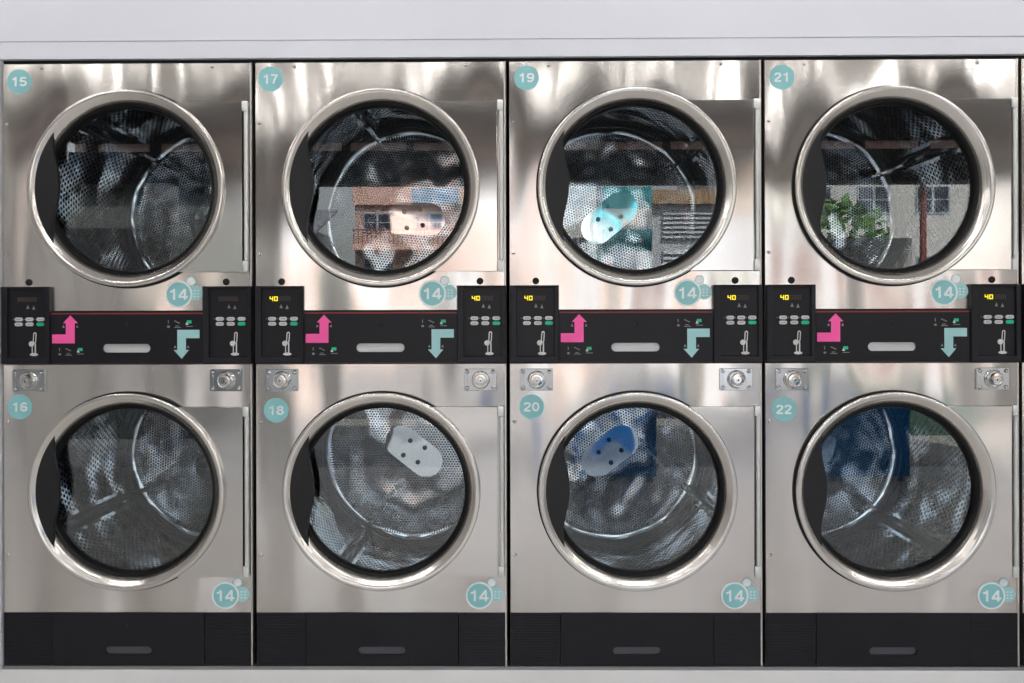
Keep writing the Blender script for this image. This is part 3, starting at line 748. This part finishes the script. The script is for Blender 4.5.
for x, c_, nm in ((4.75, 'redpaint', 'red'), (5.25, 'rust', 'brown'), (5.75, 'greenpaint', 'green'), (6.2, 'whitefabric', 'white')):
    bm = bmesh.new(); box(bm, -.17, .17, -.13, .13, 0, .02); h = .3
    for a_, b_, c2, d_ in ((-.17, .17, -.13, -.115), (-.17, .17, .115, .13), (-.17, -.155, -.115, .115), (.155, .17, -.115, .115)): box(bm, a_, b_, c2, d_, .02, h)
    o = link('crate', finish(bm, 'crate', [c_], 0), None, (x, -7.12, FLOORZ + .811)); o['label'] = nm + ' open crate standing on the street stall counter'; o['category'] = 'crate'; o['group'] = 'crates on the stall'
# dark kiosk made up to darken the reflection in the leftmost upper door
kt = thing('kiosk', 'dark closed kiosk added on the pavement as a dark reflection in dryer 15', 'kiosk', (-3.3, -7.4, FLOORZ - .05))
bm = bmesh.new(); box(bm, -1.9, 1.9, -.8, .8, 0, 2.75); link('wall', finish(bm, 'wall', ['kiosk'], 0), kt)
bm = bmesh.new(); box(bm, -2.0, 2.0, -.9, 1.0, 2.76, 2.9); link('roof', finish(bm, 'roof', ['metalgrey'], 0), kt)
bm = bmesh.new(); box(bm, -1.4, 1.1, .8, .95, 1.0, 1.06); link('counter', finish(bm, 'counter', ['metalgrey'], 0), kt)
bm = bmesh.new(); box(bm, -1.35, 1.05, .8, .83, 1.1, 2.3); link('shutter', finish(bm, 'shutter', ['dark'], 0), kt)
# made-up banner beside the road, put there for a teal and white reflection
ft = thing('banner', 'teal and white banner added on a roadside pole for its teal reflection in dryer 19', 'banner', (2.62, -8.0, FLOORZ - .05))
bm = bmesh.new(); prism(bm, circ(0, 0, .03, 12), 0, 3.1); bm.transform(Matrix.Rotation(PI / 2, 4, 'X')); link('pole', finish(bm, 'pole', ['metalgrey']), ft)
bm = bmesh.new()
n = 16; g = [[bm.verts.new((.04 + .62 * i / n, .035 * math.sin(i * .9), z)) for i in range(n + 1)] for z in (2.15, 2.42, 2.68, 2.95)]
for j in range(3):
    for i in range(n): f = bm.faces.new((g[j][i], g[j][i + 1], g[j + 1][i + 1], g[j + 1][i])); f.material_index = j % 2
cl = link('cloth', finish(bm, 'cloth', ['tealfabric', 'whitefabric']), ft); sm = cl.modifiers.new('thickness', 'SOLIDIFY'); sm.thickness = .004

# trees
random.seed(4)
def tree(x, y, h, r, lab):
    t = thing('tree', lab, 'tree', (x, y, G), 'street trees across the road')
    bm = bmesh.new(); bmesh.ops.create_cone(bm, cap_ends=True, segments=10, radius1=.18, radius2=.1, depth=h, matrix=Matrix.Translation((0, 0, h / 2)))
    link('trunk', finish(bm, 'trunk', ['bark']), t)
    bm = bmesh.new()
    for i in range(420):
        a, b = random.uniform(0, 2 * PI), math.acos(random.uniform(-1, 1)); rr = r * random.uniform(.45, 1) ** .5
        p = Vector((rr * math.sin(b) * math.cos(a), rr * math.sin(b) * math.sin(a), h + rr * .8 * math.cos(b)))
        s = random.uniform(.12, .28); q = Matrix.Rotation(random.uniform(0, 6), 3, 'X') @ Matrix.Rotation(random.uniform(0, 6), 3, 'Z')
        bm.faces.new([bm.verts.new(p + q @ Vector(c)) for c in ((-s, 0, 0), (0, -s * .5, 0), (s, 0, .05), (0, s * .5, 0))])
    link('foliage', finish(bm, 'foliage', ['leaf'], 0), t)
tree(-4.6, -22, 2.6, .7, 'small leafy tree in front of the grey house')
tree(-12.5, -24, 4.0, 1.8, 'large leafy tree at the far left of the street')
tree(10.6, -22, 3.6, 1.6, 'leafy tree right of the shuttered building')

# ------------------------------------------------------------------ light
w = bpy.data.worlds.new('world'); sc.world = w; w.use_nodes = True; t = w.node_tree
bg = t.nodes['Background']; sky = t.nodes.new('ShaderNodeTexSky'); sky.sky_type = 'NISHITA'; sky.sun_disc = False
sky.sun_elevation = math.radians(48); sky.sun_rotation = math.radians(20); sky.air_density = 1.3; sky.dust_density = 3.5
hs = t.nodes.new('ShaderNodeHueSaturation'); hs.inputs['Saturation'].default_value = .30
t.links.new(sky.outputs[0], hs.inputs['Color']); t.links.new(hs.outputs[0], bg.inputs[0]); bg.inputs[1].default_value = .38
sun = bpy.data.lights.new('sun', 'SUN'); sun.energy = 7; sun.angle = math.radians(.6); sun.color = (1, .95, .87)
so = bpy.data.objects.new('sun', sun); C.objects.link(so)
so.rotation_euler = Vector((-.30, -.66, -.72)).to_track_quat('-Z', 'Y').to_euler()

# ------------------------------------------------------------------ camera
cam = bpy.data.cameras.new('camera'); co = bpy.data.objects.new('camera', cam); C.objects.link(co); sc.camera = co
cam.sensor_width = 36; cam.sensor_fit = 'HORIZONTAL'; cam.lens = F / 1024 * 36
cam.shift_y = -21.0 / 1024; cam.shift_x = 0
yaw, roll = 0.0092818, -0.002538
R = Matrix.Rotation(yaw, 4, 'Z') @ Matrix.Rotation(PI / 2, 4, 'X') @ Matrix.Rotation(roll, 4, 'Z')
co.matrix_world = Matrix.Translation((CX, -CD, 0)) @ R
sc.view_settings.view_transform = 'Standard'; sc.view_settings.look = 'None'; sc.view_settings.gamma = 1
sc.view_settings.use_curve_mapping = False; sc.view_settings.exposure = 0.43
